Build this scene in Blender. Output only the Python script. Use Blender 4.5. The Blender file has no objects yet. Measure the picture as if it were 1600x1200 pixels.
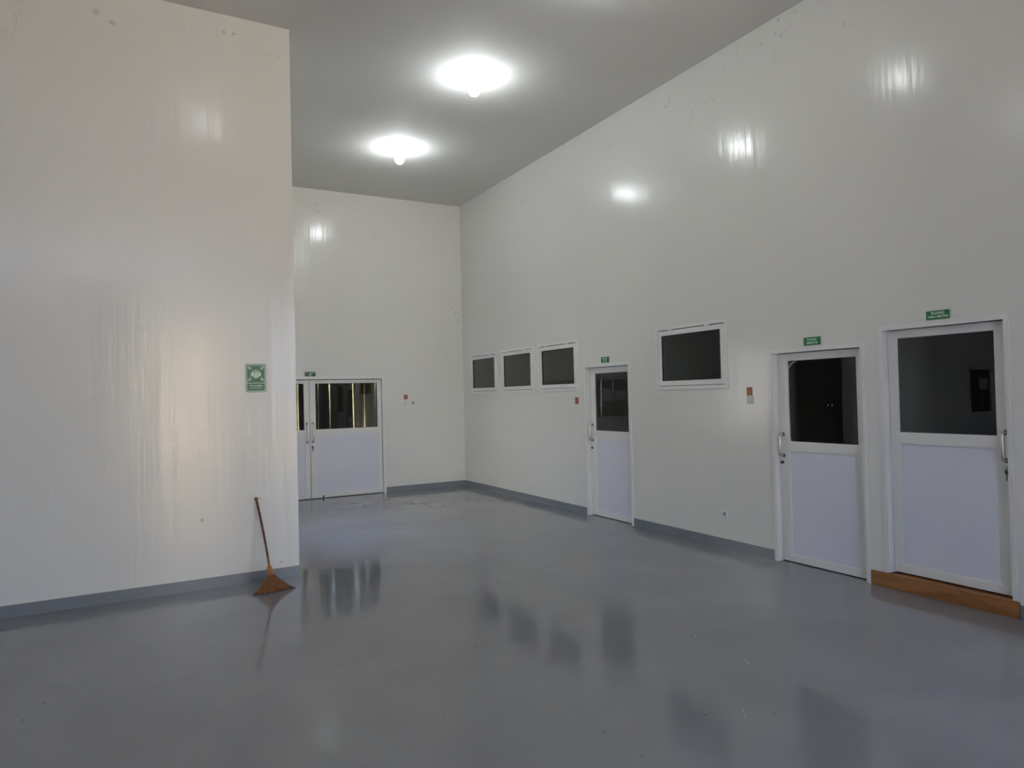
import bpy, bmesh, math, random
from mathutils import Vector, Matrix
random.seed(7)
S = bpy.context.scene
COL = S.collection
PI = math.pi

# ------------------------------------------------------------------ camera
F_PX = 1076.69
cam = bpy.data.cameras.new('camera'); cam.sensor_fit = 'HORIZONTAL'; cam.sensor_width = 36.0
cam.lens = 36.0 * F_PX / 1600.0; cam.clip_start = 0.05; cam.clip_end = 300
co = bpy.data.objects.new('camera', cam); COL.objects.link(co)
R = Vector((0.87437631, -0.48463677, -0.02435691)); U = Vector((0.01358544, -0.0257261, 0.99957671)); F = Vector((0.48505824, 0.8743371, 0.01591029))
co.matrix_world = Matrix(((R.x, U.x, -F.x, 0), (R.y, U.y, -F.y, 0), (R.z, U.z, -F.z, 1.705), (0, 0, 0, 1)))
S.camera = co

# ------------------------------------------------------------------ world, sun, exposure
WORLD_STRENGTH = 6.5
SUN_STRENGTH = 46.0
BULB_STRENGTH = 1150.0
S.view_settings.view_transform = 'Standard'; S.view_settings.look = 'None'
S.view_settings.gamma = 1; S.view_settings.use_curve_mapping = False
S.view_settings.exposure = 0.15
w = bpy.data.worlds.new('sky'); S.world = w; w.use_nodes = True
nt = w.node_tree; nt.nodes.clear()
wo = nt.nodes.new('ShaderNodeOutputWorld'); bg = nt.nodes.new('ShaderNodeBackground')
tc = nt.nodes.new('ShaderNodeTexCoord'); sp = nt.nodes.new('ShaderNodeSeparateXYZ'); rp = nt.nodes.new('ShaderNodeValToRGB')
nt.links.new(tc.outputs['Generated'], sp.inputs[0]); nt.links.new(sp.outputs['Z'], rp.inputs[0])
rp.color_ramp.elements[0].position = 0.0; rp.color_ramp.elements[0].color = (0.70, 0.81, 1.0, 1)
rp.color_ramp.elements[1].position = 0.8; rp.color_ramp.elements[1].color = (0.38, 0.56, 1.0, 1)
nt.links.new(rp.outputs[0], bg.inputs[0]); bg.inputs[1].default_value = WORLD_STRENGTH
nt.links.new(bg.outputs[0], wo.inputs[0])
sun = bpy.data.lights.new('sun', 'SUN'); sun.energy = SUN_STRENGTH; sun.angle = 0.01; sun.color = (1.0, 0.93, 0.82)
so = bpy.data.objects.new('sun', sun); COL.objects.link(so); so.location = (30, 10, 30)
so.rotation_euler = Vector((-0.50, -0.50, -0.70)).to_track_quat('-Z', 'Y').to_euler()

# ------------------------------------------------------------------ dimensions (metres)
XR, YB, YS, XS, H = 5.590, 11.992, 6.897, 1.417, 5.349   # right wall, back wall, slab wall, its corner, ceiling
YF, XW = -3.0, -6.0                                       # wall behind the viewer, far left wall
BB = 0.102

# ------------------------------------------------------------------ materials
def mat(name, col, rough=0.5, metal=0.0, var=0.0, vscale=6.0, bump=0.0, bscale=20.0, bstretch=(1, 1, 1), spec=0.5, emit=None, estr=0, coat=0):
    m = bpy.data.materials.new(name); m.use_nodes = True
    n = m.node_tree; b = n.nodes['Principled BSDF']
    b.inputs['Base Color'].default_value = (*col, 1); b.inputs['Roughness'].default_value = rough
    b.inputs['Metallic'].default_value = metal; b.inputs['Specular IOR Level'].default_value = spec
    b.inputs['Coat Weight'].default_value = coat
    if emit: b.inputs['Emission Color'].default_value = (*emit, 1); b.inputs['Emission Strength'].default_value = estr
    g = n.nodes.new('ShaderNodeNewGeometry')
    if var:
        t = n.nodes.new('ShaderNodeTexNoise'); t.inputs['Scale'].default_value = vscale; t.inputs['Detail'].default_value = 5
        n.links.new(g.outputs['Position'], t.inputs['Vector'])
        mx = n.nodes.new('ShaderNodeMix'); mx.data_type = 'RGBA'
        mx.inputs[6].default_value = (*[c * (1 - var) for c in col], 1); mx.inputs[7].default_value = (*[min(1, c * (1 + var)) for c in col], 1)
        n.links.new(t.outputs['Fac'], mx.inputs[0]); n.links.new(mx.outputs[2], b.inputs['Base Color'])
    if bump:
        mp = n.nodes.new('ShaderNodeMapping'); mp.inputs['Scale'].default_value = bstretch
        t2 = n.nodes.new('ShaderNodeTexNoise'); t2.inputs['Scale'].default_value = bscale; t2.inputs['Detail'].default_value = 3
        bm_ = n.nodes.new('ShaderNodeBump'); bm_.inputs['Strength'].default_value = 1.0; bm_.inputs['Distance'].default_value = bump
        n.links.new(g.outputs['Position'], mp.inputs[0]); n.links.new(mp.outputs[0], t2.inputs['Vector'])
        n.links.new(t2.outputs['Fac'], bm_.inputs['Height']); n.links.new(bm_.outputs[0], b.inputs['Normal'])
    return m

def spot_mask(n, pos_out, spots, wobble=.6):
    """mask of small worn marks at fixed places: list of (x, y, z, radius, strength)"""
    L = n.links; cur = None
    t = n.nodes.new('ShaderNodeTexNoise'); t.inputs['Scale'].default_value = 14; t.inputs['Detail'].default_value = 5; L.new(pos_out, t.inputs['Vector'])
    for x, y, z, r, s in spots:
        d = n.nodes.new('ShaderNodeVectorMath'); d.operation = 'DISTANCE'; L.new(pos_out, d.inputs[0]); d.inputs[1].default_value = (x, y, z)
        k = n.nodes.new('ShaderNodeMath'); k.operation = 'MULTIPLY_ADD'; L.new(t.outputs['Fac'], k.inputs[0]); k.inputs[1].default_value = -r * 2 * wobble; L.new(d.outputs['Value'], k.inputs[2])
        m = n.nodes.new('ShaderNodeMapRange'); m.inputs[1].default_value = r * (1 - wobble); m.inputs[2].default_value = r * (.55 - wobble); m.inputs[3].default_value = 0; m.inputs[4].default_value = s
        L.new(k.outputs[0], m.inputs[0])
        if cur is None: cur = m.outputs[0]
        else:
            a = n.nodes.new('ShaderNodeMath'); a.operation = 'MAXIMUM'; L.new(cur, a.inputs[0]); L.new(m.outputs[0], a.inputs[1]); cur = a.outputs[0]
    return cur

def wall_paint(name, col, marks=True):
    """glossy off-white oil paint, rolled on vertically, with hairline cracks and flaking near the ceiling"""
    m = mat(name, col, rough=0.2, spec=0.5)
    n = m.node_tree; L = n.links; b = n.nodes['Principled BSDF']
    g = [x for x in n.nodes if x.type == 'NEW_GEOMETRY'][0]
    def noise(scale, stretch, det=3):
        mp = n.nodes.new('ShaderNodeMapping'); mp.inputs['Scale'].default_value = stretch
        t = n.nodes.new('ShaderNodeTexNoise'); t.inputs['Scale'].default_value = scale; t.inputs['Detail'].default_value = det
        L.new(g.outputs['Position'], mp.inputs[0]); L.new(mp.outputs[0], t.inputs['Vector']); return t.outputs['Fac']
    def ramp(src, a, b_, lo=0.0, hi=1.0):
        r = n.nodes.new('ShaderNodeMapRange'); r.inputs[1].default_value = a; r.inputs[2].default_value = b_; r.inputs[3].default_value = lo; r.inputs[4].default_value = hi
        L.new(src, r.inputs[0]); return r.outputs[0]
    def mth(op, a, b_):
        q = n.nodes.new('ShaderNodeMath'); q.operation = op
        for i, s in enumerate((a, b_)):
            if isinstance(s, (int, float)): q.inputs[i].default_value = s
            else: L.new(s, q.inputs[i])
        return q.outputs[0]
    broad = noise(0.8, (1, 1, .5)); streak = noise(9, (1, 1, .05), 4); fine = noise(30, (1, 1, .15), 2)
    # height: soft undulation + vertical roller streaks
    hgt = mth('ADD', mth('MULTIPLY', broad, 0.004), mth('ADD', mth('MULTIPLY', streak, 0.0034), mth('MULTIPLY', fine, 0.00035)))
    bp = n.nodes.new('ShaderNodeBump'); bp.inputs['Strength'].default_value = 1; bp.inputs['Distance'].default_value = 1.0
    L.new(hgt, bp.inputs['Height']); L.new(bp.outputs[0], b.inputs['Normal'])
    L.new(ramp(noise(2.2, (1, 1, .3)), .3, .7, .155, .23), b.inputs['Roughness'])
    # colour: faint mottling plus small dark flakes and cracks, denser towards the ceiling
    sep = n.nodes.new('ShaderNodeSeparateXYZ'); L.new(g.outputs['Position'], sep.inputs[0])
    top = ramp(sep.outputs['Z'], 4.55, 5.3, 0, 1)
    spot = ramp(noise(16, (1, 1, 1), 6), .66, .70)
    patch = ramp(noise(1.6, (1, 1, 1), 2), .55, .62)
    flake = mth('MULTIPLY', mth('MULTIPLY', spot, patch), top)
    v = n.nodes.new('ShaderNodeTexVoronoi'); v.feature = 'DISTANCE_TO_EDGE'; v.inputs['Scale'].default_value = 1.1
    mp = n.nodes.new('ShaderNodeMapping'); add = n.nodes.new('ShaderNodeVectorMath'); add.operation = 'ADD'
    t3 = n.nodes.new('ShaderNodeTexNoise'); t3.inputs['Scale'].default_value = 3; t3.inputs['Detail'].default_value = 6
    L.new(g.outputs['Position'], t3.inputs['Vector']); L.new(g.outputs['Position'], mp.inputs[0]); L.new(mp.outputs[0], add.inputs[0]); L.new(t3.outputs['Color'], add.inputs[1]); L.new(add.outputs[0], v.inputs['Vector'])
    crack = mth('MULTIPLY', mth('MULTIPLY', ramp(v.outputs['Distance'], .012, .004), ramp(noise(1.1, (1, 1, 1), 2), .56, .62)), ramp(sep.outputs['Z'], 4.5, 5.0, 0, .6))
    low = mth('MULTIPLY', ramp(noise(22, (1, 1, 1), 4), .75, .78), .4)
    fixed = spot_mask(n, g.outputs['Position'], [(.561, YS, .631, 0.019, 0.44), (.808, YS, 1.038, 0.009, 0.33), (1.25, YS, .16, 0.019, 0.22),
        (5.461, YB, 3.284, 0.031, 0.28), (5.511, YB, 3.16, 0.025, 0.33), (5.38, YB, 3.38, 0.028, 0.28), (5.30, YB, 3.34, 0.015, 0.22), (XR, 11.92, 3.25, 0.031, 0.22),
        (-.21, YS, 5.12, 0.031, 0.33), (-.09, YS, 5.05, 0.031, 0.33), (.82, YS, 5.185, 0.015, 0.44), (.905, YS, 5.19, 0.019, 0.44), (.546, YS, 5.12, 0.012, 0.39), (1.07, YS, 5.09, 0.009, 0.44), (XR, 5.09, 4.40, .012, .5)])
    low = mth('MAXIMUM', low, fixed)
    dirt = mth('MINIMUM', mth('ADD', mth('ADD', mth('MULTIPLY', flake, .5), mth('MULTIPLY', crack, .5)), low), 1.0)
    mx = n.nodes.new('ShaderNodeMix'); mx.data_type = 'RGBA'
    mx.inputs[6].default_value = (*[c * .965 for c in col], 1); mx.inputs[7].default_value = (*[min(1, c * 1.02) for c in col], 1)
    L.new(noise(1.1, (1, 1, .6), 4), mx.inputs[0])
    mx2 = n.nodes.new('ShaderNodeMix'); mx2.data_type = 'RGBA'; mx2.inputs[7].default_value = (.30, .28, .25, 1)
    L.new(dirt, mx2.inputs[0]); L.new(mx.outputs[2], mx2.inputs[6]); L.new(mx2.outputs[2], b.inputs['Base Color'])
    return m

def floor_mat():
    m = mat('grey_epoxy', (.135, .145, .148), rough=.16, spec=.5)
    n = m.node_tree; L = n.links; b = n.nodes['Principled BSDF']
    g = [x for x in n.nodes if x.type == 'NEW_GEOMETRY'][0]
    def noise(scale, det=4, dist=0.0):
        t = n.nodes.new('ShaderNodeTexNoise'); t.inputs['Scale'].default_value = scale; t.inputs['Detail'].default_value = det; t.inputs['Distortion'].default_value = dist
        L.new(g.outputs['Position'], t.inputs['Vector']); return t.outputs['Fac']
    def ramp(src, a, b_, lo=0.0, hi=1.0):
        r = n.nodes.new('ShaderNodeMapRange'); r.inputs[1].default_value = a; r.inputs[2].default_value = b_; r.inputs[3].default_value = lo; r.inputs[4].default_value = hi
        L.new(src, r.inputs[0]); return r.outputs[0]
    mx = n.nodes.new('ShaderNodeMix'); mx.data_type = 'RGBA'
    mx.inputs[6].default_value = (.235, .238, .250, 1); mx.inputs[7].default_value = (.262, .265, .275, 1)
    L.new(ramp(noise(1.3, 8, .6), .35, .65), mx.inputs[0])
    mx2 = n.nodes.new('ShaderNodeMix'); mx2.data_type = 'RGBA'; mx2.inputs[7].default_value = (.07, .07, .07, 1)
    sp_ = spot_mask(n, g.outputs['Position'], [(2.906, 5.605, 0, 0.012, 0.68), (2.042, 4.263, 0, 0.009, 0.60), (2.05, 4.31, 0, 0.008, 0.60), (1.432, 3.419, 0, 0.008, 0.68), (2.065, 2.853, 0, 0.009, 0.75), (2.075, 2.573, 0, 0.007, 0.75),
        (2.935, 2.539, 0, 0.010, 0.75), (3.60, 4.549, 0, 0.013, 0.60), (3.33, 3.15, 0, 0.007, 0.68), (3.42, 2.98, 0, 0.007, 0.68), (-.452, 4.818, 0, 0.013, 0.60), (-.536, 4.622, 0, 0.012, 0.60), (2.62, 2.72, 0, 0.013, 0.45), (2.3, 6.8, 0, .02, .8)], .3)
    mm_ = n.nodes.new('ShaderNodeMath'); mm_.operation = 'MAXIMUM'; L.new(ramp(noise(17, 3), .76, .78, 0, .6), mm_.inputs[0]); L.new(sp_, mm_.inputs[1]); L.new(mm_.outputs[0], mx2.inputs[0]); L.new(mx.outputs[2], mx2.inputs[6])
    L.new(mx2.outputs[2], b.inputs['Base Color'])
    L.new(ramp(noise(2.1, 6, 1.0), .35, .7, .07, .15), b.inputs['Roughness'])
    bp = n.nodes.new('ShaderNodeBump'); bp.inputs['Strength'].default_value = 1; bp.inputs['Distance'].default_value = .0016
    L.new(noise(2.6, 4, .8), bp.inputs['Height']); L.new(bp.outputs[0], b.inputs['Normal'])
    return m

def glass_mat(name, tint):
    m = bpy.data.materials.new(name); m.use_nodes = True; n = m.node_tree; n.nodes.clear()
    o = n.nodes.new('ShaderNodeOutputMaterial'); mx = n.nodes.new('ShaderNodeMixShader'); fr = n.nodes.new('ShaderNodeFresnel'); fr.inputs[0].default_value = 1.5
    t = n.nodes.new('ShaderNodeBsdfTransparent'); t.inputs[0].default_value = (*tint, 1)
    gl = n.nodes.new('ShaderNodeBsdfGlossy'); gl.inputs['Roughness'].default_value = 0.01; gl.inputs[0].default_value = (.9, .9, .9, 1)
    # Schlick reflectance, the same for both faces of the pane
    n.nodes.remove(fr); g = n.nodes.new('ShaderNodeNewGeometry')
    d = n.nodes.new('ShaderNodeVectorMath'); d.operation = 'DOT_PRODUCT'; n.links.new(g.outputs['Normal'], d.inputs[0]); n.links.new(g.outputs['Incoming'], d.inputs[1])
    src = d.outputs['Value']
    for op, v, first in (('ABSOLUTE', 0, 1), ('SUBTRACT', 1.0, 0), ('POWER', 5.0, 1), ('MULTIPLY', .96, 1), ('ADD', .04, 1)):
        q = n.nodes.new('ShaderNodeMath'); q.operation = op
        n.links.new(src, q.inputs[0 if first else 1]); q.inputs[1 if first else 0].default_value = v; src = q.outputs[0]
    n.links.new(src, mx.inputs[0])
    n.links.new(t.outputs[0], mx.inputs[1]); n.links.new(gl.outputs[0], mx.inputs[2]); n.links.new(mx.outputs[0], o.inputs[0])
    return m

def wood_mat(name, c1, c2, rough=.4, scale=1.0, axis_stretch=(14, 1.2, 14)):
    m = mat(name, c1, rough=rough); n = m.node_tree; L = n.links; b = n.nodes['Principled BSDF']
    g = [x for x in n.nodes if x.type == 'NEW_GEOMETRY'][0]
    mp = n.nodes.new('ShaderNodeMapping'); mp.inputs['Scale'].default_value = axis_stretch
    t = n.nodes.new('ShaderNodeTexNoise'); t.inputs['Scale'].default_value = scale; t.inputs['Detail'].default_value = 6; t.inputs['Distortion'].default_value = 1.6
    r = n.nodes.new('ShaderNodeValToRGB'); r.color_ramp.elements[0].position = .32; r.color_ramp.elements[1].position = .68
    r.color_ramp.elements[0].color = (*c1, 1); r.color_ramp.elements[1].color = (*c2, 1)
    L.new(g.outputs['Position'], mp.inputs[0]); L.new(mp.outputs[0], t.inputs['Vector']); L.new(t.outputs['Fac'], r.inputs[0]); L.new(r.outputs[0], b.inputs['Base Color'])
    return m

M = {}
M['wall'] = wall_paint('glossy_off_white_paint', (.82, .82, .785))
M['ceil'] = mat('flat_white_ceiling_paint', (.80, .79, .76), rough=.75, var=.03, vscale=1.5, bump=.002, bscale=3, spec=.25)
M['floor'] = floor_mat()
M['base'] = mat('grey_skirting_paint', (.23, .25, .28), rough=.22, var=.05, bump=.0015, bscale=12, bstretch=(1, 1, .1))
M['frame'] = mat('white_aluminium', (.83, .83, .82), rough=.35, var=.02, vscale=3)
M['gap'] = mat('black_gap_rubber_shade', (.012, .012, .012), rough=.8)  # gasket black, also used for shade in the gaps round the doors
M['panel'] = mat('pale_lilac_panel', (.77, .785, .885), rough=.4, var=.025, vscale=2)
M['glass'] = glass_mat('tinted_glass', (.66, .68, .66))
M['chrome'] = mat('brushed_steel', (.62, .60, .57), rough=.22, metal=1)
M['dark_metal'] = mat('dark_metal', (.10, .10, .10), rough=.35, metal=.8)
M['black'] = mat('black_plastic', (.02, .02, .02), rough=.4)
M['plastic'] = mat('white_plastic', (.78, .78, .76), rough=.35)
M['green'] = mat('green_sign', (.018, .16, .055), rough=.35)
M['green_dark'] = mat('dark_green_sign', (.012, .10, .05), rough=.35)
M['mint'] = mat('pale_green_print', (.62, .85, .68), rough=.4)
M['edge'] = mat('dark_sign_edge', (.03, .05, .035), rough=.4)
M['orange'] = mat('orange_sticker', (.34, .09, .035), rough=.4)
M['orange_pale'] = mat('pale_orange_print', (.50, .22, .14), rough=.4)
M['wood'] = wood_mat('orange_brown_wood', (.26, .105, .033), (.40, .175, .06), rough=.42, axis_stretch=(14, 1.6, 10))
M['dark_wood'] = wood_mat('dark_timber', (.02, .012, .008), (.035, .02, .012), rough=.5)
M['room'] = mat('dim_room_paint', (.78, .78, .74), rough=.6)
M['paper'] = mat('white_paper', (.8, .8, .78), rough=.7)
M['socket'] = mat('lamp_holder_porcelain', (.88, .88, .86), rough=.35)
M['bulb'] = mat('lit_bulb', (.9, .9, .9), rough=.3, emit=(.93, .99, 1.0), estr=BULB_STRENGTH / 10)
M['bulb_dim'] = mat('lit_bulb_dimmer', (.9, .9, .9), rough=.3, emit=(.93, .99, 1.0), estr=BULB_STRENGTH / 10 * .55)
M['bulb_faint'] = mat('lit_bulb_faint', (.9, .9, .9), rough=.3, emit=(.93, .99, 1.0), estr=BULB_STRENGTH / 10 * .3)
M['ground'] = mat('concrete_yard', (.56, .42, .26), rough=.85, var=.1, vscale=1)
M['cream'] = mat('cream_facade', (.72, .62, .45), rough=.8, var=.05)
M['leaf'] = mat('hedge_leaves', (.42, .42, .22), rough=.6, var=.4, vscale=30)
M['curtain'] = mat('dark_brown_curtain', (.022, .022, .018), rough=.8, var=.2, vscale=8)
M['facade_dark'] = mat('window_dark', (.03, .035, .04), rough=.2)

# ------------------------------------------------------------------ mesh helpers
def link(name, me, m=None, parent=None):
    o = bpy.data.objects.new(name, me); COL.objects.link(o)
    if m is not None: me.materials.append(m)
    if parent is not None: o.parent = parent
    return o
def bm_obj(name, bm, m, parent=None, smooth=False):
    bmesh.ops.recalc_face_normals(bm, faces=bm.faces)
    me = bpy.data.meshes.new(name); bm.to_mesh(me); bm.free()
    if smooth:
        for p in me.polygons: p.use_smooth = True
        me.set_sharp_from_angle(angle=math.radians(40))
    return link(name, me, m, parent)
def add_box(bm, x0, x1, y0, y1, z0, z1, bev=0):
    r = bmesh.ops.create_cube(bm, size=1)
    for v in r['verts']:
        v.co = Vector(((x0 + x1) / 2 + v.co.x * (x1 - x0), (y0 + y1) / 2 + v.co.y * (y1 - y0), (z0 + z1) / 2 + v.co.z * (z1 - z0)))
    if bev:
        es = list({e for v in r['verts'] for e in v.link_edges})
        bmesh.ops.bevel(bm, geom=es, offset=bev, segments=2, affect='EDGES', profile=.6)
def box(name, m, parent, *d, bev=0):
    bm = bmesh.new(); add_box(bm, *d, bev=bev); return bm_obj(name, bm, m, parent, smooth=bool(bev))
def add_tube(bm, pts, rad, seg=12, cap=True):
    pts = [Vector(p) for p in pts]; rads = rad if isinstance(rad, (list, tuple)) else [rad] * len(pts)
    rings = []; prev = None
    for i, p in enumerate(pts):
        d = (pts[min(i + 1, len(pts) - 1)] - pts[max(i - 1, 0)]).normalized()
        if prev is None:
            a = d.orthogonal().normalized()
        else:
            a = (prev - d * prev.dot(d)).normalized()
        prev = a; b = d.cross(a)
        rings.append([bm.verts.new(p + (a * math.cos(2 * PI * k / seg) + b * math.sin(2 * PI * k / seg)) * rads[i]) for k in range(seg)])
    for i in range(len(rings) - 1):
        for k in range(seg):
            bm.faces.new((rings[i][k], rings[i][(k + 1) % seg], rings[i + 1][(k + 1) % seg], rings[i + 1][k]))
    if cap:
        bm.faces.new(rings[0][::-1]); bm.faces.new(rings[-1])
def add_lathe(bm, prof, seg=24, M4=None):
    rings = []
    for r, z in prof:
        rings.append([bm.verts.new(Vector((r * math.cos(2 * PI * k / seg), r * math.sin(2 * PI * k / seg), z))) for k in range(seg)])
    vs = [v for r in rings for v in r]
    for i in range(len(rings) - 1):
        for k in range(seg):
            bm.faces.new((rings[i][k], rings[i][(k + 1) % seg], rings[i + 1][(k + 1) % seg], rings[i + 1][k]))
    if prof[0][0] > 1e-4: bm.faces.new(rings[0][::-1])
    if prof[-1][0] > 1e-4: bm.faces.new(rings[-1])
    if M4 is not None:
        for v in vs: v.co = M4 @ v.co
    bmesh.ops.remove_doubles(bm, verts=vs, dist=1e-5)
def add_prism(bm, poly, y0, y1):
    """poly = list of (x, z); extruded along y"""
    a = [bm.verts.new((x, y0, z)) for x, z in poly]; b = [bm.verts.new((x, y1, z)) for x, z in poly]
    bm.faces.new(a); bm.faces.new(b[::-1])
    for i in range(len(poly)):
        j = (i + 1) % len(poly); bm.faces.new((a[i], b[i], b[j], a[j]))
def add_ring(bm, x0, x1, z0, z1, t, y0, y1, tb=None, tt=None, tl=None, tr=None):
    """rectangular frame as one watertight ring"""
    tb = t if tb is None else tb; tt = t if tt is None else tt; tl = t if tl is None else tl; tr = t if tr is None else tr
    o = [(x0, z0), (x1, z0), (x1, z1), (x0, z1)]; i_ = [(x0 + tl, z0 + tb), (x1 - tr, z0 + tb), (x1 - tr, z1 - tt), (x0 + tl, z1 - tt)]
    V = [[bm.verts.new((x, y, z)) for x, z in ring] for y in (y0, y1) for ring in (o, i_)]
    of, inf, ob, ib = V
    for k in range(4):
        j = (k + 1) % 4
        bm.faces.new((of[k], of[j], inf[j], inf[k])); bm.faces.new((ob[k], ib[k], ib[j], ob[j]))
        bm.faces.new((of[k], ob[k], ob[j], of[j])); bm.faces.new((inf[k], inf[j], ib[j], ib[k]))
def empty(name, loc=(0, 0, 0), rz=0):
    o = bpy.data.objects.new(name, None); COL.objects.link(o); o.location = loc; o.rotation_euler = (0, 0, rz); o.empty_display_size = .1; return o
def tag(o, label, cat, group=None, kind=None):
    o['label'] = label; o['category'] = cat
    if group: o['group'] = group
    if kind: o['kind'] = kind
    return o
def text(name, s, size, m, parent, x, z, y, bold=.0, sx=1.0):
    """lettering lying in the local xz plane, facing -y"""
    cu = bpy.data.curves.new(name, 'FONT'); cu.body = s; cu.size = size; cu.align_x = 'CENTER'; cu.align_y = 'CENTER'; cu.extrude = .0006; cu.offset = bold
    to = bpy.data.objects.new(name + '_tmp', cu); COL.objects.link(to)
    bpy.context.view_layer.update()
    me = bpy.data.meshes.new_from_object(to.evaluated_get(bpy.context.evaluated_depsgraph_get()))
    bpy.data.objects.remove(to)
    for v in me.vertices: v.co = Vector((x + v.co.x * sx, y - v.co.z, z + v.co.y))
    me.materials.clear()
    me.name = name
    return link(name, me, m, parent)

def wall_grid(name, axis, face, back, u0, u1, z0, z1, holes, m):
    """wall in plane axis (0: x=face, runs along y; 1: y=face, runs along x) with rectangular through holes, one watertight mesh"""
    us = sorted({u0, u1, *[h[0] for h in holes], *[h[1] for h in holes]}); zs = sorted({z0, z1, *[h[2] for h in holes], *[h[3] for h in holes]})
    solid = {}
    for i in range(len(us) - 1):
        for j in range(len(zs) - 1):
            cu, cz = (us[i] + us[i + 1]) / 2, (zs[j] + zs[j + 1]) / 2
            solid[i, j] = not any(h[0] < cu < h[1] and h[2] < cz < h[3] for h in holes)
    bm = bmesh.new(); vc = {}
    def V(i, j, s):
        k = (i, j, s)
        if k not in vc:
            d = face if s == 0 else back
            vc[k] = bm.verts.new((d, us[i], zs[j]) if axis == 0 else (us[i], d, zs[j]))
        return vc[k]
    for (i, j), sol in solid.items():
        if not sol: continue
        bm.faces.new((V(i, j, 0), V(i + 1, j, 0), V(i + 1, j + 1, 0), V(i, j + 1, 0)))
        bm.faces.new((V(i, j, 1), V(i, j + 1, 1), V(i + 1, j + 1, 1), V(i + 1, j, 1)))
        for di, dj, a, b in ((-1, 0, (i, j), (i, j + 1)), (1, 0, (i + 1, j), (i + 1, j + 1)), (0, -1, (i, j), (i + 1, j)), (0, 1, (i, j + 1), (i + 1, j + 1))):
            if not solid.get((i + di, j + dj), False):
                bm.faces.new((V(*a, 0), V(*b, 0), V(*b, 1), V(*a, 1)))
    o = bm_obj(name, bm, m); return o

def struct(o, label, cat): return tag(o, label, cat, kind='structure')

# ------------------------------------------------------------------ openings (metres)
D1 = (6.955, 7.975, 0.0, 2.098); D2 = (3.748, 4.762, 0.0, 2.090); D3 = (2.611, 3.616, 0.128, 2.212)
WINS = [(10.592, 11.660, 1.746, 2.474), (9.350, 10.442, 1.746, 2.474), (8.124, 9.203, 1.746, 2.476), (5.310, 6.450, 1.725, 2.469)]
DD = (1.372, 4.018, 0.0, 2.102)
D5 = (-2.95, -1.93, 0.0, 2.098)
ov = .008
def sh(d, t=.012): return (d[0] + t, d[1] - t, d[2] + (t if d[2] > .3 else 0), d[3] - t)

# ------------------------------------------------------------------ shell
fb = bmesh.new(); add_box(fb, XW - .2, 10.2, YF - .2, YB + .2, -.15, 0)
struct(bm_obj('floor', fb, M['floor']), 'shiny grey epoxy floor with faint scuffs', 'floor')
cb = bmesh.new(); add_prism(cb, [(XW - .2, YF - .2), (10.2, YF - .2), (10.2, YB + .2), (1.18, YB + .2), (1.18, YS + .17), (XW - .2, YS + .17)], H, H + .25)
for v in cb.verts: v.co = Vector((v.co.x, v.co.z, v.co.y))
struct(bm_obj('ceiling', cb, M['ceil']), 'flat off-white ceiling with bare bulbs', 'ceiling')
right_holes = [sh(D1), sh(D2), (D3[0] - .004, 3.740, 0.0, .122), (D3[0] + .012, D3[1] - .012, .12, D3[3] - .012)] + [sh(x) for x in WINS]
struct(wall_grid('wall_right', 0, XR, XR + .14, YF, YB, 0, H, right_holes, M['wall']), 'long glossy off-white right wall with three doors and four small windows', 'wall')
struct(wall_grid('wall_back', 1, YB, YB + .14, 1.215, 10.0, 0, H, [sh(DD)], M['wall']), 'glossy off-white far wall with the double door', 'wall')
struct(wall_grid('wall_left', 1, YS, YS + .15, XW, XS, 0, H, [sh(D5)], M['wall']), 'glossy off-white wall on the left carrying the assembly point sign', 'wall')
struct(wall_grid('wall_alcove', 0, 1.355, 1.215, YS + .15, YB, 0, H, [(8.15, 9.45, 1.0, 2.35), (7.10, 7.98, 0.0, 2.2)], M['wall']), 'side of the recess behind the left wall', 'wall')  # window opening added to bring daylight low and deep into the recess
struct(wall_grid('wall_west', 0, XW, XW - .15, YF, YS + .15, 0, H, [], M['wall']), 'plain side wall at the far left', 'wall')
FRONT_HOLES = [(.50, 1.85, 0, 3.95), (3.06, 4.65, 0, 3.95), (-5.0, 2.0, 4.60, 4.95)]
struct(wall_grid('wall_front', 1, YF, YF - .15, XW, 10.0, 0, H, FRONT_HOLES, M['wall']), 'entrance wall behind the viewer with open doorways and a band of high openings', 'wall')
# closed box added to keep daylight out of the left wall door's glass
q = bmesh.new(); add_prism(q, [(-3.3, YS + .15), (-3.3, 9.0), (-1.6, 9.0), (-1.6, YS + .15), (-1.7, YS + .15), (-1.7, 8.9), (-3.2, 8.9), (-3.2, YS + .15)], 0, 2.6)
for v in q.verts: v.co = Vector((v.co.x, v.co.z, v.co.y))
struct(bm_obj('wall_dark_box', q, M['room']), 'walls of a box added behind the left wall door to keep its glass dark', 'wall')
q = bmesh.new(); add_box(q, -3.3, -1.6, YS + .15, 9.0, 2.6, 2.7); struct(bm_obj('ceiling_dark_box', q, M['room']), 'roof of the box added behind the left wall door to keep its glass dark', 'ceiling')
q = bmesh.new(); add_box(q, 4.78, XR, .55, 1.15, 0, H)  # full-height pier added to shade the near right wall and floor
struct(bm_obj('light_block_pier', q, M['wall']), 'unseen pier added to shade the near right wall from the entrance', 'wall')
# rooms behind the right wall
struct(wall_grid('wall_east', 0, 9.6, 9.75, YF, YB, 0, H, [(4.3, 4.6, .15, .35), (8.0, 9.0, .15, .5)], M['room']), 'outer wall of the small offices', 'wall')  # low openings added to let some light into the offices
for i, y in enumerate((3.675, 6.65, 1.2)):
    q = bmesh.new(); add_box(q, XR + .14, 9.6, y, y + .1, 0, H)
    struct(bm_obj('wall_office_partition', q, M['room']), ['partition between the offices of the two nearest doors', 'partition between the middle office and the far office', 'partition at the near side of the nearest office'][i], 'wall')

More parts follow.
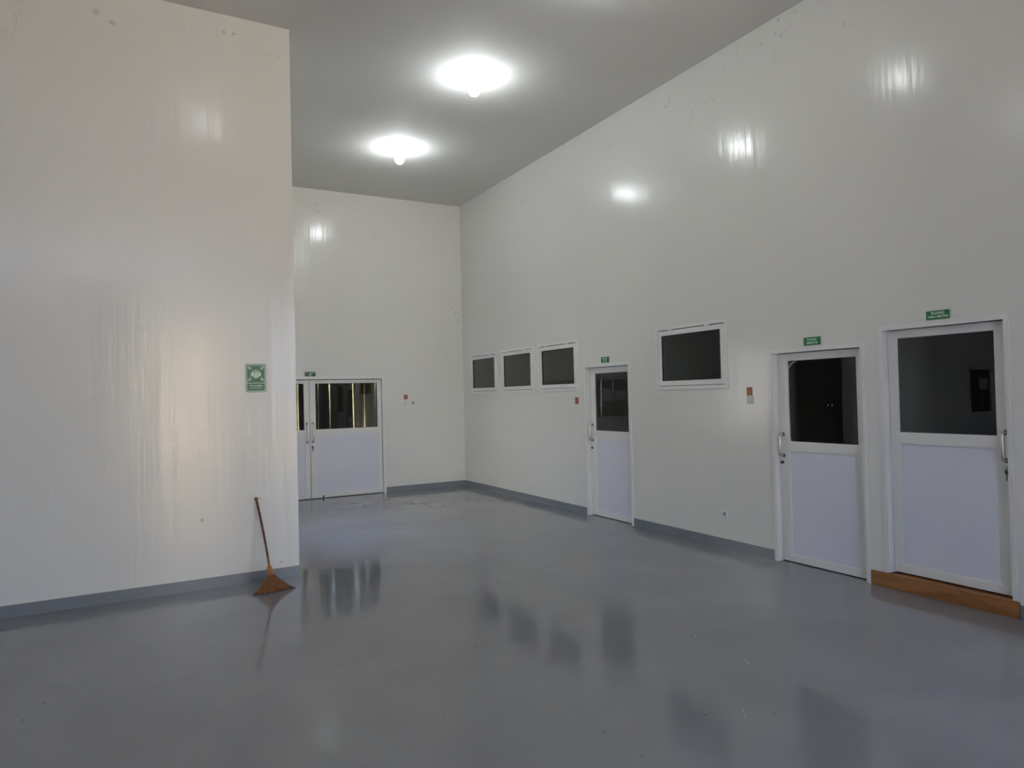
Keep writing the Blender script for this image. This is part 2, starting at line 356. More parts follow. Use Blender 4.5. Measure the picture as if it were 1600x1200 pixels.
# skirting boards
def skirt(name, segs, axis, face, label, t=.006):
    bm = bmesh.new()
    for a, b in segs:
        if axis == 0: add_box(bm, face - t, face, a, b, 0.0, BB)
        else: add_box(bm, a, b, face - t, face, 0.0, BB)
    return struct(bm_obj(name, bm, M['base']), label, 'baseboard')
skirt('baseboard_right', [(1.15, D3[0] - .005), (D2[1], D1[0]), (D1[1], YB - .006)], 0, XR, 'grey painted skirting along the right wall')
skirt('baseboard_back', [(DD[1], XR)], 1, YB, 'grey painted skirting along the far wall')
skirt('baseboard_left', [(XW, D5[0]), (D5[1], XS)], 1, YS, 'grey painted skirting along the left wall below the assembly sign')
# end cap of the skirting round the corner
q = bmesh.new(); add_box(q, XS, XS + .006, YS - .006, YS + .15, 0, BB)
struct(bm_obj('baseboard_corner', q, M['base']), 'grey skirting returning round the left wall corner', 'baseboard')

# wooden threshold under the nearest door
q = bmesh.new(); add_box(q, XR - .018, XR + .13, D3[0] - .002, 3.738, 0, .121, bev=.002)
tag(bm_obj('door_threshold', q, M['wood'], smooth=True), 'orange-brown wooden threshold board below the nearest raised door', 'threshold')

# ------------------------------------------------------------------ doors. local frame: x to the right seen from the room, y into the wall, z up
def d_handle(parent, x, z0, z1, yf, so_=.052, r=.012):
    h = bmesh.new(); pts = []; k = .028
    pts.append((x, yf, z1 - .012)); pts.append((x, yf - so_ + k, z1 - .012))
    for i in range(1, 7):
        a = i / 6 * PI / 2; pts.append((x, yf - so_ + k - k * math.sin(a), z1 - .012 - k * (1 - math.cos(a))))
    for i in range(0, 7):
        a = i / 6 * PI / 2; pts.append((x, yf - so_ + k - k * math.cos(a), z0 + .012 + k - k * math.sin(a)))
    pts.append((x, yf, z0 + .012))
    add_tube(h, pts, r, 14)
    hd = bm_obj('handle', h, M['chrome'], parent, smooth=True)
    for z in (z1 - .012, z0 + .012):
        c = bmesh.new(); add_lathe(c, [(.0, -.001), (.019, -.001), (.019, .004), (.015, .009), (0, .009)], 20, Matrix.Translation((x, yf, z)) @ Matrix.Rotation(PI / 2, 4, 'X'))
        bm_obj('handle_mount', c, M['dark_metal'], parent, smooth=True)
    return hd
def lock(parent, x, z, yf, key=False, knob=False):
    c = bmesh.new(); add_lathe(c, [(0, 0), (.016, 0), (.016, .012), (.011, .016), (0, .016)], 18, Matrix.Translation((x, yf, z)) @ Matrix.Rotation(PI / 2, 4, 'X'))
    bm_obj('lock_cylinder', c, M['dark_metal'], parent, smooth=True)
    if knob:
        c = bmesh.new(); add_lathe(c, [(0, .0), (.008, 0), (.008, .02), (.017, .026), (.019, .036), (.012, .045), (0, .046)], 18, Matrix.Translation((x + .004, yf - .01, z)) @ Matrix.Rotation(PI / 2, 4, 'X'))
        bm_obj('knob', c, M['chrome'], parent, smooth=True)
    if key:
        c = bmesh.new(); add_box(c, x - .004, x + .004, yf - .038, yf - .016, z - .004, z + .004)
        add_prism(c, [(x - .012 + dx, z - .045 + dz) for dx, dz in ((0, 0), (.018, 0), (.022, .02), (.016, .04), (.002, .04), (-.004, .02))], yf - .040, yf - .036)
        add_box(c, x - .006, x + .001, yf - .040, yf - .037, z - .092, z - .045)
        bm_obj('key', c, M['dark_metal'], parent)
def leaf(root, x0, x1, z0, z1, sl, sr, zg1, zg0, zp1, zp0, y):
    """one door leaf: aluminium stiles and rails, glass above, flat panel below. y = leaf face depth"""
    d = .036
    f = bmesh.new(); e = .0
    add_ring(f, x0, x1, z0, z1, 0, y, y + d, tb=zp0 - z0, tt=z1 - zg1, tl=sl, tr=sr)
    add_box(f, x0 + sl, x1 - sr, y, y + d, zp1, zg0)
    lf = bm_obj('door_leaf', f, M['frame'], root)
    # glazing beads
    for nm, a, b in (('glazing_bead', zg0, zg1), ('panel_bead', zp0, zp1)):
        g = bmesh.new(); add_ring(g, x0 + sl, x1 - sr, a, b, .007, y + .004, y + .016); bm_obj(nm, g, M['frame'], lf)
    box('glass_pane', M['glass'], lf, x0 + sl + .001, x1 - sr - .001, y + .016, y + .021, zg0 + .001, zg1 - .001)
    box('lower_panel', M['panel'], lf, x0 + sl + .001, x1 - sr - .001, y + .012, y + .022, zp0 + .001, zp1 - .001)
    return lf
def door(name, axis, o, label, handle, hz, lz, sl, sr, raise_=0.0, key=False, knob=False):
    u0, u1, z0, z1 = o
    W = u1 - u0; Hh = z1 - z0
    if axis == 0: root = empty(name, (XR, u1, z0), -PI / 2)
    else: root = empty(name, (u0, YS, z0), 0)
    c = .040
    f = bmesh.new()
    for a, b, y0, y1 in ((0, 0.0, -.010, .004),):
        # casing face then the rebated jamb
        V = []
        add_box(f, 0, c, -.010, .128, 0, Hh - c); add_box(f, W - c, W, -.010, .128, 0, Hh - c); add_box(f, 0, W, -.010, .128, Hh - c, Hh)
        add_box(f, c * .42, c * .58, -.013, -.009, 0, Hh - c * .6); add_box(f, W - c * .58, W - c * .42, -.013, -.009, 0, Hh - c * .6)
    bm_obj('door_frame', f, M['frame'], root)
    s = bmesh.new()   # black strips put in for the shadow gap round the leaf
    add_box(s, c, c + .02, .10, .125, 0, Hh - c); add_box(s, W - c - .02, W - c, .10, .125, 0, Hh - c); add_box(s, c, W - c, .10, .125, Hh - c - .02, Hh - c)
    bm_obj('shadow_gap_strip', s, M['gap'], root)
    lf = leaf(root, c + .004, W - c - .004, .010, Hh - c - .006, sl, sr, 1.980, 1.178, 1.095, .076, .060)
    d_handle(lf, c + .045 if handle == 'l' else W - c - .040, hz[0], hz[1], .060)
    lock(lf, c + .030 if handle == 'l' else W - c - .022, lz, .060, key, knob)
    if raise_ == 0:
        box('threshold_gap_shade', M['gap'], root, c, W - c, .062, .094, .0, .0095)  # black strip set in for the shade under the leaf
    struct(root, label, 'door'); return root
door('door_1', 0, D1, 'farthest single door on the right wall, white frame, glass above a pale panel', 'l', (1.035, 1.275), .94, .103, .090)
d2 = door('door_2', 0, D2, 'middle door on the right wall under the DIREKTUR sign', 'l', (1.030, 1.262), .975, .105, .076, key=False)
d3 = door('door_3', 0, D3, 'nearest raised door on the right wall with its handle on the right', 'r', (.992, 1.222), .952, .070, .090, raise_=.13, key=True, knob=True)
d5 = door('door_5', 1, D5, 'single door in the left wall, outside the view to the left', 'r', (1.035, 1.275), .94, .10, .10)

# dark timber door added so the middle door's glass reflects something dark
rt = empty('door_dark_added', (1.355, 7.10, 0), PI / 2)
f = bmesh.new(); add_box(f, 0, .05, -.01, .14, 0, 2.2); add_box(f, .83, .88, -.01, .14, 0, 2.2); add_box(f, .05, .83, -.01, .14, 2.15, 2.2); bm_obj('door_frame', f, M['dark_wood'], rt)
f = bmesh.new(); add_box(f, .055, .825, .03, .07, .01, 2.145, bev=.004); add_ring(f, .16, .72, 1.10, 2.0, .03, .022, .031); add_ring(f, .16, .72, .18, .95, .03, .022, .031)
lf = bm_obj('door_leaf', f, M['dark_wood'], rt)
d_handle(lf, .77, .96, 1.16, .03)
struct(rt, 'dark timber door added in the recess for a dark reflection', 'door')

# curled white strip drawn for a reflected streak, pale dots, tape scrap on middle-door glass
lf2 = [k for k in d2.children if k.name.startswith('door_leaf')][0]
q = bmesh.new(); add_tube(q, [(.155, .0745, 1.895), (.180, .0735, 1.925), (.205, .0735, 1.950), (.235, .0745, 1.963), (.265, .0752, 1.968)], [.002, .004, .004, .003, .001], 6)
bm_obj('reflection_streak', q, M['plastic'], lf2, smooth=True)
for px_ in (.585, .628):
    q = bmesh.new(); add_lathe(q, [(0, 0), (.007, 0), (.006, .0012), (0, .0012)], 12, Matrix.Translation((px_, .0755, 1.538)) @ Matrix.Rotation(PI / 2, 4, 'X')); bm_obj('pale_dot', q, M['plastic'], lf2)
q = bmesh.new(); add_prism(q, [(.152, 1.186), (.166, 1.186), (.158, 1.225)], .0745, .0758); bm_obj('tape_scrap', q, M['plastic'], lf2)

# double door
root = empty('door_4', (DD[0], YB, 0), 0); W = DD[1] - DD[0]; c = .045; Hh = DD[3]
f = bmesh.new()
add_box(f, 0, c, -.010, .128, 0, Hh - c); add_box(f, W - c, W, -.010, .128, 0, Hh - c); add_box(f, 0, W, -.010, .128, Hh - c, Hh)
bm_obj('door_frame', f, M['frame'], root)
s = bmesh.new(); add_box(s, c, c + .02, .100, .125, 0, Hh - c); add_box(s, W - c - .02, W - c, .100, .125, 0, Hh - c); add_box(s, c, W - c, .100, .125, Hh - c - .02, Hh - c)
bm_obj('shadow_gap_strip', s, M['gap'], root)  # black strips for the shade round the two leaves
mid = 2.697 - DD[0]
for i, (a, b, sl, sr) in enumerate(((c + .006, mid - .004, .07, .085), (mid + .004, W - c - .006, .090, .062))):
    lf = leaf(root, a, b, .012, Hh - c - .012, sl, sr, 1.992, 1.183, 1.100, .078, .050)
    d_handle(lf, (b - .046) if i == 0 else (a + .044), .965, 1.312, .050, so_=.055)
    if i == 1: lock(lf, a + .034, .90, .050, key=True)
    if i == 1:
        q = bmesh.new(); add_lathe(q, [(0, 0), (.012, 0), (.012, .045), (.007, .05), (0, .05)], 12, Matrix.Translation((a + .20, .035, .003)))
        bm_obj('floor_bolt', q, M['black'], lf, smooth=True)
        for hz_ in (.22, 1.86):
            q = bmesh.new(); add_tube(q, [(b + .003, .046, hz_ - .04), (b + .003, .046, hz_ + .04)], .007, 10); bm_obj('hinge', q, M['frame'], lf, smooth=True)
box('threshold_gap_shade', M['gap'], root, c, W - c, .052, .088, 0, .0115)  # black strip for the shade under both leaves
box('astragal', M['gap'], root, mid - .004, mid + .004, .075, .083, 0, Hh - c)
struct(root, 'white double door in the far wall, glass above pale panels', 'door')
# notices taped inside the left leaf glass and on door 5
def paper(x, y, z, w_, h_, rz, label):
    b_ = bmesh.new(); add_box(b_, -w_ / 2, w_ / 2, -.0008, 0, 0, h_)
    o = bm_obj('paper_notice', b_, M['paper']); o.location = (x, y, z); o.rotation_euler = (0, 0, rz); tag(o, label, 'notice', 'paper notices on the door glass'); return o
paper(2.30, YB + .066, 1.52, .21, .27, 0, 'white paper notice on the left leaf of the far double door, nearer the handles')
paper(1.93, YB + .066, 1.55, .29, .20, 0, 'white paper notice on the left leaf of the far double door, farther from the handles')
paper(-2.58, YS + .076, 1.60, .28, .20, 0, 'white paper notice on the door glass in the left wall')

# ------------------------------------------------------------------ windows
def window(i, o, label):
    u0, u1, z0, z1 = o; W = u1 - u0; Hh = z1 - z0
    root = empty('window_%d' % i, (XR, u1, z0), -PI / 2)
    c = .038
    f = bmesh.new(); add_ring(f, 0, W, 0, Hh, c, -.012, .12); bm_obj('window_frame', f, M['frame'], root)
    g = bmesh.new(); add_ring(g, c, W - c, c, Hh - c, .012, .030, .050); bm_obj('window_gasket', g, M['gap'], root)
    t = .006
    s = bmesh.new(); add_ring(s, c + t, W - c - t, c + t, Hh - c - t * 1.6, .056, -.006, .030)
    lf = bm_obj('sash', s, M['frame'], root)
    g = bmesh.new(); add_ring(g, c + t + .056, W - c - t - .056, c + t + .056, Hh - c - t * 1.6 - .056, .006, -.001, .012); bm_obj('glazing_bead', g, M['gap'], lf)
    box('glass_pane', M['glass'], lf, c + t + .057, W - c - t - .057, .012, .017, c + t + .057, Hh - c - t * 1.6 - .057)
    for xx in (W * .22, W * .74):
        box('hinge', M['frame'], root, xx - .035, xx + .035, -.011, .0, Hh - c - .012, Hh - c + .006)
    struct(root, label, 'window')
window(1, WINS[0], 'farthest of the three small windows in a row on the right wall')
window(2, WINS[1], 'middle one of the three small windows in a row on the right wall')
window(3, WINS[2], 'small window of the row of three nearest the farthest single door')
window(4, WINS[3], 'larger small window standing alone between two doors of the right wall')

# ------------------------------------------------------------------ signs
def frame_right(name, u1, z): return empty(name, (XR, u1, z), -PI / 2)
def room_sign(u0, u1, z0, z1, l1, l2, label, s1=.030, s2=.028, sx2=.9):
    r = frame_right('room_sign', u1, z0); W = u1 - u0; h = z1 - z0
    box('sign_plate', M['green'], r, 0, W, -.006, 0, 0, h, bev=.0008)
    b_ = bmesh.new(); add_ring(b_, 0, W, 0, h, .0022, -.0066, -.0058); bm_obj('sign_border', b_, M['mint'], r)
    text('lettering', l1, s1, M['mint'], r, W / 2, h * .69, -.0068, bold=.0007)
    text('lettering', l2, s2, M['mint'], r, W / 2, h * .31, -.0068, bold=.0007, sx=sx2)
    tag(r, label, 'sign', 'green room name signs'); return r
room_sign(7.390, 7.566, 2.108, 2.186, 'RUANG', 'QA  QC', 'small green room sign above the farthest single door')
room_sign(4.172, 4.358, 2.100, 2.180, 'RUANG', 'DIREKTUR', 'green RUANG DIREKTUR sign above the middle door')
room_sign(3.021, 3.206, 2.219, 2.293, 'RUANG', 'TAMU / MEETING', 'green RUANG TAMU MEETING sign above the nearest raised door', s1=.030, s2=.026, sx2=.80)

# exit sign above the double door
r = empty('exit_sign', (2.612, YB, 2.108)); W = .184; h = .078
box('sign_plate', M['green_dark'], r, 0, W, -.006, 0, 0, h, bev=.0008)
box('printed_line', M['mint'], r, .004, .046, -.0068, -.006, .058, .064)
box('printed_line', M['mint'], r, .130, .180, -.0068, -.006, .058, .064)
b_ = bmesh.new()   # running figure in a doorway
add_lathe(b_, [(0, 0), (.007, 0), (.007, .0008), (0, .0008)], 16, Matrix.Translation((.092, -.006, .060)) @ Matrix.Rotation(PI / 2, 4, 'X'))
def limb(bm, a, b2, t, y0=-.0068, y1=-.006):
    ax, az = a; bx, bz = b2; dx, dz = bx - ax, bz - az; L_ = math.hypot(dx, dz); nx, nz = -dz / L_ * t / 2, dx / L_ * t / 2
    add_prism(bm, [(ax + nx, az + nz), (ax - nx, az - nz), (bx - nx, bz - nz), (bx + nx, bz + nz)], y0, y1)
limb(b_, (.090, .052), (.082, .032), .012); limb(b_, (.082, .034), (.094, .022), .007); limb(b_, (.094, .023), (.089, .008), .006)
limb(b_, (.083, .033), (.070, .020), .007); limb(b_, (.071, .021), (.058, .020), .005); limb(b_, (.088, .050), (.104, .040), .005); limb(b_, (.087, .048), (.073, .042), .005)
add_ring(b_, .100, .126, .006, .068, .004, -.0068, -.006)
bm_obj('running_figure', b_, M['mint'], r)
tag(r, 'dark green exit sign with a white figure above the far double door', 'sign')

# assembly point sign
r = empty('assembly_point_sign', (.957, YS, 1.792)); W = .183; h = .265
def rrect(x0, x1, z0, z1, rad, n_=6):
    P = []
    for cx, cz, a0 in ((x1 - rad, z1 - rad, 0), (x0 + rad, z1 - rad, 90), (x0 + rad, z0 + rad, 180), (x1 - rad, z0 + rad, 270)):
        for k in range(n_ + 1):
            a = math.radians(a0 + 90 * k / n_); P.append((cx + rad * math.cos(a), cz + rad * math.sin(a)))
    return P
for nm, mm, i_, y0, y1 in (('sign_plate', 'edge', 0, -.004, 0), ('sign_border', 'mint', .0052, -.0045, -.004), ('sign_field', 'green', .0125, -.005, -.0045)):
    b_ = bmesh.new(); add_prism(b_, rrect(i_, W - i_, i_, h - i_, .014 - i_ * .5), y0, y1); bm_obj(nm, b_, M[mm], r)
b_ = bmesh.new(); add_box(b_, .010, W - .010, -.0056, -.005, .082, .088); bm_obj('divider_line', b_, M['mint'], r)
for sx, sz, cx, cz in ((1, 1, .022, .242), (-1, 1, W - .022, .242), (1, -1, .022, .106), (-1, -1, W - .022, .106)):
    arr = bmesh.new(); tip = (cx + sx * .026, cz - sz * .026)
    add_prism(arr, [(tip[0], tip[1]), (tip[0] - sx * .026, tip[1]), (tip[0], tip[1] + sz * .026)], -.0056, -.005)
    limb(arr, (cx, cz), (cx + sx * .02, cz - sz * .02), .011, -.0056, -.005)
    bm_obj('arrow_mark', arr, M['mint'], r)
pp = bmesh.new()
def person(cx, cz, s, w_, hh):
    add_lathe(pp, [(0, 0), (s, 0), (s, .0006), (0, .0006)], 16, Matrix.Translation((cx, -.005, cz)) @ Matrix.Rotation(PI / 2, 4, 'X'))
    add_prism(pp, [(cx - w_ / 2, cz - s * 1.25), (cx + w_ / 2, cz - s * 1.25), (cx + w_ / 2, cz - hh), (cx - w_ / 2, cz - hh)][::-1], -.0056, -.005)
person(.066, .196, .0085, .040, .048); person(.117, .196, .0085, .040, .048); person(.0915, .203, .0085, .020, .030)
add_prism(pp, [(.072, .172), (.111, .172), (.111, .164), (.114, .132), (.069, .132), (.072, .164)][::-1], -.0062, -.0056)
bm_obj('people_figures', pp, M['mint'], r)
q = bmesh.new(); add_ring(q, .0705, .1125, .131, .1745, .0016, -.0066, -.0062); bm_obj('figure_outline', q, M['green'], r)
text('lettering', 'TITIK KUMPUL', .0215, M['mint'], r, W / 2, .058, -.0056, bold=.0004, sx=.88)
text('lettering', 'Assembly Point', .0185, M['mint'], r, W / 2, .038, -.0056, sx=.90)
tag(r, 'green TITIK KUMPUL assembly point sign with arrows on the left wall', 'sign')

# ------------------------------------------------------------------ switches, sockets, stickers
def at_right(name, u1, z): return empty(name, (XR, u1, z), -PI / 2)
def switch(r, W, h, label, tw=False):
    box('switch_plate', M['plastic'], r, 0, W, -.012, 0, 0, h, bev=.003)
    b_ = bmesh.new(); add_ring(b_, W * .20, W * .80, h * .18, h * .84, .0012, -.0128, -.0118); bm_obj('rocker_outline', b_, M['dark_metal'], r)
    box('rocker', M['plastic'], r, W * .23, W * .77, -.015, -.011, h * .22, h * .80, bev=.001)
    tag(r, label, 'light switch', 'light switches'); return r
def socket(r, W, h, label):
    box('socket_plate', M['plastic'], r, 0, W, -.010, 0, 0, h, bev=.003)
    T = Matrix.Translation((W / 2, -.010, h / 2)) @ Matrix.Rotation(PI / 2, 4, 'X')
    b_ = bmesh.new(); add_lathe(b_, [(.024, -.001), (.024, .010), (.020, .011), (.019, .002), (.019, -.001)], 28, T); bm_obj('socket_ring', b_, M['plastic'], r, smooth=True)
    b_ = bmesh.new(); add_lathe(b_, [(0, .0002), (.0188, .0002), (.0188, .001), (0, .001)], 28, T); bm_obj('socket_well', b_, mat_grey, r, smooth=True)
    b_ = bmesh.new()
    for dx in (-.0095, .0095): add_lathe(b_, [(0, .0), (.0032, 0), (.0032, .002), (0, .002)], 12, Matrix.Translation((W / 2 + dx, -.010, h / 2)) @ Matrix.Rotation(PI / 2, 4, 'X'))
    bm_obj('pin_hole', b_, M['black'], r)
    tag(r, label, 'power socket', 'power sockets'); return r
mat_grey = mat('socket_grey', (.22, .22, .22), rough=.5)
def sticker(r, W, h, label):
    box('sticker_sheet', M['orange'], r, 0, W, -.0015, 0, 0, h)
    b_ = bmesh.new(); cx = W / 2
    add_ring(b_, W * .06, W * .94, h * .05, h * .95, .002, -.002, -.0015)
    add_prism(b_, [(cx, h * .90), (cx - W * .17, h * .62), (cx + W * .17, h * .62)], -.002, -.0015)
    add_box(b_, W * .22, W * .78, -.002, -.0015, h * .42, h * .50); add_box(b_, W * .26, W * .74, -.002, -.0015, h * .28, h * .35); add_box(b_, W * .2, W * .8, -.002, -.0015, h * .13, h * .22)
    bm_obj('sticker_print', b_, M['orange_pale'], r)
    tag(r, label, 'sticker', 'orange warning stickers'); return r
switch(at_right('light_switch', 5.064, 1.554), .086, .080, 'white light switch below the orange sticker beside the middle door')
sticker(at_right('warning_sticker', 5.066, 1.640), .074, .086, 'orange sticker above the light switch beside the middle door')
switch(at_right('light_switch', 8.296, 1.556), .078, .084, 'white light switch left of the orange sticker near the farthest single door')
sticker(at_right('warning_sticker', 8.214, 1.550), .080, .097, 'orange sticker to the right of the light switch near the farthest single door')
socket(at_right('power_socket', 5.452, .328), .089, .084, 'white round power socket low on the right wall')
switch(empty('light_switch', (4.382, YB, 1.563)), .084, .096, 'white light switch under the orange sticker on the far wall')
sticker(empty('warning_sticker', (4.383, YB, 1.672)), .074, .083, 'orange sticker above the light switch on the far wall')
socket(empty('power_socket', (4.514, YB, 1.560)), .078, .086, 'white power socket beside the light switch on the far wall')

# ------------------------------------------------------------------ ceiling bulbs
def make_lamp():
    r = empty('ceiling_bulb')
    b_ = bmesh.new(); add_lathe(b_, [(0, 0), (.050, 0), (.050, -.008), (.040, -.014), (.030, -.018), (.027, -.052), (.029, -.058), (0, -.058)], 28); bm_obj('lamp_holder', b_, M['socket'], r, smooth=True)
    b_ = bmesh.new()
    # opaque white housing above, glowing dome below
    add_lathe(b_, [(.018, -.056), (.019, -.078), (.024, -.090), (0, -.090)], 28); bm_obj('bulb_housing', b_, M['socket'], r, smooth=True)
    b_ = bmesh.new(); prof = [(.0235, -.0905), (.034, -.108), (.050, -.132)]
    for k in range(0, 15):
        a = math.radians(-28 + 118 * k / 14); prof.append((.066 * math.cos(a), -.172 - .066 * math.sin(a)))
    prof[-1] = (0, prof[-1][1])
    add_lathe(b_, prof, 28); bm_obj('bulb_globe', b_, M['bulb'], r, smooth=True)
    return r
lamp0 = make_lamp()
kids = list(lamp0.children)
lamps = [(3.485, 9.495, 'lit bulb on the ceiling nearest the far wall'), (3.470, 6.975, 'lit bulb on the ceiling, the larger and nearer of the two in view'),
         (3.50, 4.62, 'lit bulb just above the top edge of the view'), (.85, 4.5, 'lit bulb in front of the left wall above the view')]
for i, (x, y, lb) in enumerate(lamps):
    if i == 0: o = lamp0
    else:
        o = lamp0.copy(); COL.objects.link(o)
        for k in kids:
            kc = k.copy(); kc.parent = o; COL.objects.link(kc)
            if i > 1 and k.name.startswith('bulb_globe'):
                kc.data = k.data.copy(); kc.data.materials[0] = M['bulb_dim' if i == 2 else 'bulb_faint']
    o.location = (x, y, H); tag(o, lb, 'light bulb', 'bare ceiling bulbs')

# ------------------------------------------------------------------ broom
r = empty('broom', (1.10, 6.455, 0))
top = Vector((1.030 - 1.10, YS - .016 - 6.455, .785)); base = Vector((0, 0, 0)); ax = (top - base)
neck = ax * .245
b_ = bmesh.new(); N = 16
bend = lambda t: Vector((.006 * math.sin(t * PI), -.004 * math.sin(t * PI * 1.5), 0))
add_tube(b_, [neck * .8 + (top - neck * .8) * (k / N) + bend(k / N) for k in range(N + 1)], [.0095 + .002 * (k / N) for k in range(N + 1)], 12)
hm = wood_mat('broom_stick_bamboo', (.28, .11, .04), (.03, .012, .008), rough=.35, scale=1.0, axis_stretch=(9, 9, 7))
bm_obj('handle', b_, hm, r, smooth=True)
b_ = bmesh.new(); add_lathe(b_, [(0, -.012), (.013, -.012), (.0145, 0), (.013, .012), (0, .014)], 16, Matrix.Translation(top)); bm_obj('handle_cap', b_, mat('broom_cap', (.12, .10, .08), rough=.5), r, smooth=True)
b_ = bmesh.new(); add_tube(b_, [top + Vector((.008, -.003, .008)), top + Vector((.020, -.012, .010)), top + Vector((.036, -.018, .006)), top + Vector((.050, -.020, -.004)), top + Vector((.056, -.020, -.014))], .0017, 8)
bm_obj('hanging_hook', b_, mat('hook_wire', (.25, .27, .28), rough=.3, metal=.6), r, smooth=True)
fib = wood_mat('broom_fibre', (.28, .112, .032), (.13, .045, .015), rough=.7, scale=1.4, axis_stretch=(60, 20, 9))
axn = ax.normalized(); side = Vector((1, .12, 0)).normalized(); dep = axn.cross(side).normalized()
# binding neck
b_ = bmesh.new()
add_tube(b_, [axn * .155 + side * .0, axn * .19, axn * .225, axn * .238], [.036, .026, .0235, .016], 20)
for v in b_.verts:
    rel = v.co - axn * v.co.dot(axn); v.co -= dep * rel.dot(dep) * .35
bm_obj('neck_binding', b_, mat('broom_binding', (.42, .19, .06), rough=.6, var=.15, vscale=60), r, smooth=True)
# fan of fibres: a solid core plus many single strands
def fan_pt(s, t, e=0.0):
    """s in -1..1 across, t 0 (neck) .. 1 (tip)"""
    width = .024 + .158 * (t ** 1.25)
    z_drop = .175 * (1 - t)
    p = axn * z_drop + side * (s * width) + dep * (e * (.018 * (1 - abs(s) ** 2 * .6) * (1 - t * .35)))
    p += Vector((0, -.02 * t, .0)) + Vector((0, 0, .012 * (1 - s * s) * 0))
    p.z = max(p.z, 0.002)
    if abs(s) > .75: p.z += .010 * (abs(s) - .75) * t
    return p
b_ = bmesh.new(); NS, NT = 22, 10; fr = []; bk = []
for e, L_ in ((-1, fr), (1, bk)):
    for j in range(NT + 1):
        L_.append([b_.verts.new(fan_pt(-1 + 2 * i / NS, j / NT * .96, e * math.sqrt(max(0, 1 - (-1 + 2 * i / NS) ** 2)) * .9)) for i in range(NS + 1)])
for j in range(NT):
    for i in range(NS):
        b_.faces.new((fr[j][i], fr[j][i + 1], fr[j + 1][i + 1], fr[j + 1][i])); b_.faces.new((bk[j][i], bk[j + 1][i], bk[j + 1][i + 1], bk[j][i + 1]))
for i in range(NS):
    b_.faces.new((fr[NT][i], fr[NT][i + 1], bk[NT][i + 1], bk[NT][i]))
for k in range(520):
    s = random.uniform(-1, 1); e = random.choice((-1, 1)) * math.sqrt(max(0, 1 - s * s)) * random.uniform(.75, 1.15)
    t1 = random.uniform(.9, 1.03); ds = random.uniform(-.05, .05); pts = []
    for j in range(6):
        t = t1 * j / 5; p = fan_pt(s + ds * t, t, e); pts.append(p)
    add_tube(b_, pts, [.0016, .0017, .0016, .0014, .0012, .0006], 4, cap=False)
bm_obj('bristles', b_, fib, r)
b_ = bmesh.new()
for k in range(260):
    s = random.uniform(-1.02, 1.02); e = random.uniform(-1, 1) * math.sqrt(max(0, 1 - min(1, s * s)))
    add_tube(b_, [fan_pt(s, .84, e), fan_pt(s * 1.01, .94, e), fan_pt(s * 1.02, 1.03, e * 1.2)], [.0022, .0018, .0006], 4, cap=False)
bm_obj('bristle_tips', b_, mat('dark_bristle_tips', (.035, .015, .01), rough=.8), r)
tag(r, 'short straw broom with fanned brown bristles leaning on the left wall', 'broom')

# floor litter
def chip(x, y, w_, l_, a, m, label, nm, cat):
    b_ = bmesh.new(); n_ = 8; vs = []
    for k in range(n_):
        t = 2 * PI * k / n_; vs.append((math.cos(t) * l_ / 2, math.sin(t) * w_ / 2))
    A = [b_.verts.new((px, py, .0008 + .004 * abs(px) / l_)) for px, py in vs]; B = [b_.verts.new((px, py, .0025 + .004 * abs(px) / l_)) for px, py in vs]
    b_.faces.new(A[::-1]); b_.faces.new(B)
    for k in range(n_): b_.faces.new((A[k], A[(k + 1) % n_], B[(k + 1) % n_], B[k]))
    o = bm_obj(nm, b_, m); o.location = (x, y, 0); o.rotation_euler = (0, 0, a); tag(o, label, cat); return o
litter_leaf = mat('dry_leaf', (.42, .20, .05), rough=.7); litter_paper = mat('paint_chip', (.42, .42, .42), rough=.6)
LIT = [(3.345, 3.10, .004, .09, 1.1, litter_paper, 'thin pale sliver on the floor in front of the doors', 'paint_sliver', 'litter'), (2.80, 2.62, .004, .12, .9, litter_paper, 'thin pale sliver on the floor low in the picture towards the right', 'paint_sliver', 'litter'),
       (1.968, 3.188, .012, .032, -.45, litter_leaf, 'tiny dry orange-brown leaf scrap on the bare floor', 'leaf_scrap', 'litter'),
       (3.4, 3.6, .010, .026, .3, litter_paper, 'tiny white chip on the floor in front of the nearest door', 'paint_chip', 'litter')]
for a in LIT: chip(*a)

# ------------------------------------------------------------------ outdoors: yard, facade opposite, hedge, added sun overhang, curtain behind the double door
q = bmesh.new(); add_box(q, -60, 60, -60, 60, -.35, -.16)
struct(bm_obj('yard_ground', q, M['ground']), 'pale concrete yard round the building', 'ground')
q = bmesh.new(); add_box(q, -1.2, 4.0, -21, -17, -.2, 4.9)
b0 = empty('building', (0, -17, 0)); fo = bm_obj('facade', q, M['cream'], b0); fo.location = (0, 17, 0)
for k in range(2):
    wb = box('window', M['facade_dark'], b0, -.6 + k * 3.3, .3 + k * 3.3, -.03, .1, 1.0, 2.2)
rb = box('roof', M['wood'], b0, -1.5, 4.3, -4.4, .3, 4.9, 5.05)
tag(b0, 'cream building across the yard behind the viewer', 'building')
# overhang added to keep direct sun out of the double door
q = bmesh.new(); add_box(q, -1, 8, YB + .14, YB + 1.5, 2.65, 2.75)
struct(bm_obj('sun_overhang', q, M['ceil']), 'flat overhang added to keep sun off the rear of the double door', 'sun_overhang')
# wall added outside the recess opening to screen off the bright sky
q = bmesh.new(); add_box(q, -3.0, -2.8, 9.0, 15.5, -.2, 3.5)
struct(bm_obj('sky_screen_wall', q, mat('grey_screen_wall', (.27, .27, .26), rough=.9, var=.1)), 'unseen grey wall added to screen the sky from the recess opening', 'wall')
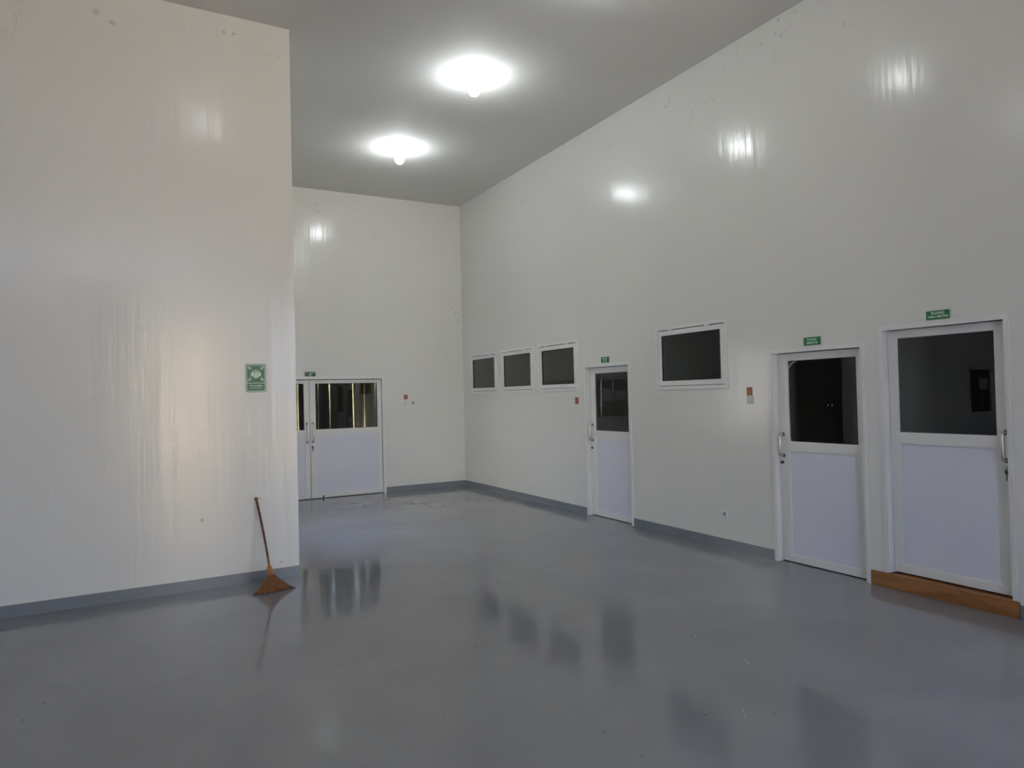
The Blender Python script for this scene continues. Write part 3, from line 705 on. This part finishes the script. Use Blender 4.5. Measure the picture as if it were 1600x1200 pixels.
# hedge
q = bmesh.new()
for k in range(1400):
    x = random.uniform(.2, 6.8); z = random.uniform(-.1, 2.35); y = YB + 3.4 + random.uniform(-.25, .25)
    s = random.uniform(.06, .13); d1 = Vector((random.uniform(-1, 1), random.uniform(-1, 1), random.uniform(-1, 1))).normalized(); d2 = d1.orthogonal().normalized()
    c0 = Vector((x, y, z)); vs = [q.verts.new(c0 + d1 * s), q.verts.new(c0 + d2 * s * .45), q.verts.new(c0 - d1 * s), q.verts.new(c0 - d2 * s * .45)]
    q.faces.new(vs)
add_box(q, .2, 6.8, YB + 3.5, YB + 4.0, -.2, 2.25)
tag(bm_obj('hedge', q, M['leaf']), 'green hedge outside, glimpsed through the far double door', 'hedge')
# hanging strip curtain behind the glass: measured gaps let daylight through
cr = empty('strip_curtain', (0, YB + .30, 0))
gx = [1.30, 1.62, 1.95, 2.28, 2.56, 2.90, 3.10, 3.53, 3.74, 3.935, 4.25]
for k in range(len(gx) - 1):
    a, b2 = gx[k] + .003, gx[k + 1] - .003
    q = bmesh.new(); n_ = 8; cols = []
    for y_off in (0, .004):
        cols.append([[q.verts.new((a + (b2 - a) * i / n_ + (.003 + .008 * math.sin(z * 2.1 + k * 1.7) if i in (0, n_) else 0) * (1 if i == 0 else -1), .014 * math.sin(i / n_ * PI * 2) + y_off, z)) for i in range(n_ + 1)] for z in [0.02 + 2.2 * j / 10 for j in range(11)]])
    for j in range(10):
        for i in range(n_):
            q.faces.new((cols[0][j][i], cols[0][j][i + 1], cols[0][j + 1][i + 1], cols[0][j + 1][i])); q.faces.new((cols[1][j][i], cols[1][j + 1][i], cols[1][j + 1][i + 1], cols[1][j][i + 1]))
        q.faces.new((cols[0][j][0], cols[0][j + 1][0], cols[1][j + 1][0], cols[1][j][0])); q.faces.new((cols[0][j][n_], cols[1][j][n_], cols[1][j + 1][n_], cols[0][j + 1][n_]))
    bm_obj('curtain_strip', q, M['curtain'], cr, smooth=True)
box('curtain_rail', M['dark_metal'], cr, 1.2, 4.35, -.02, .03, 2.215, 2.26)
tag(cr, 'dark hanging strip curtain outside the glass of the far double door', 'curtain')
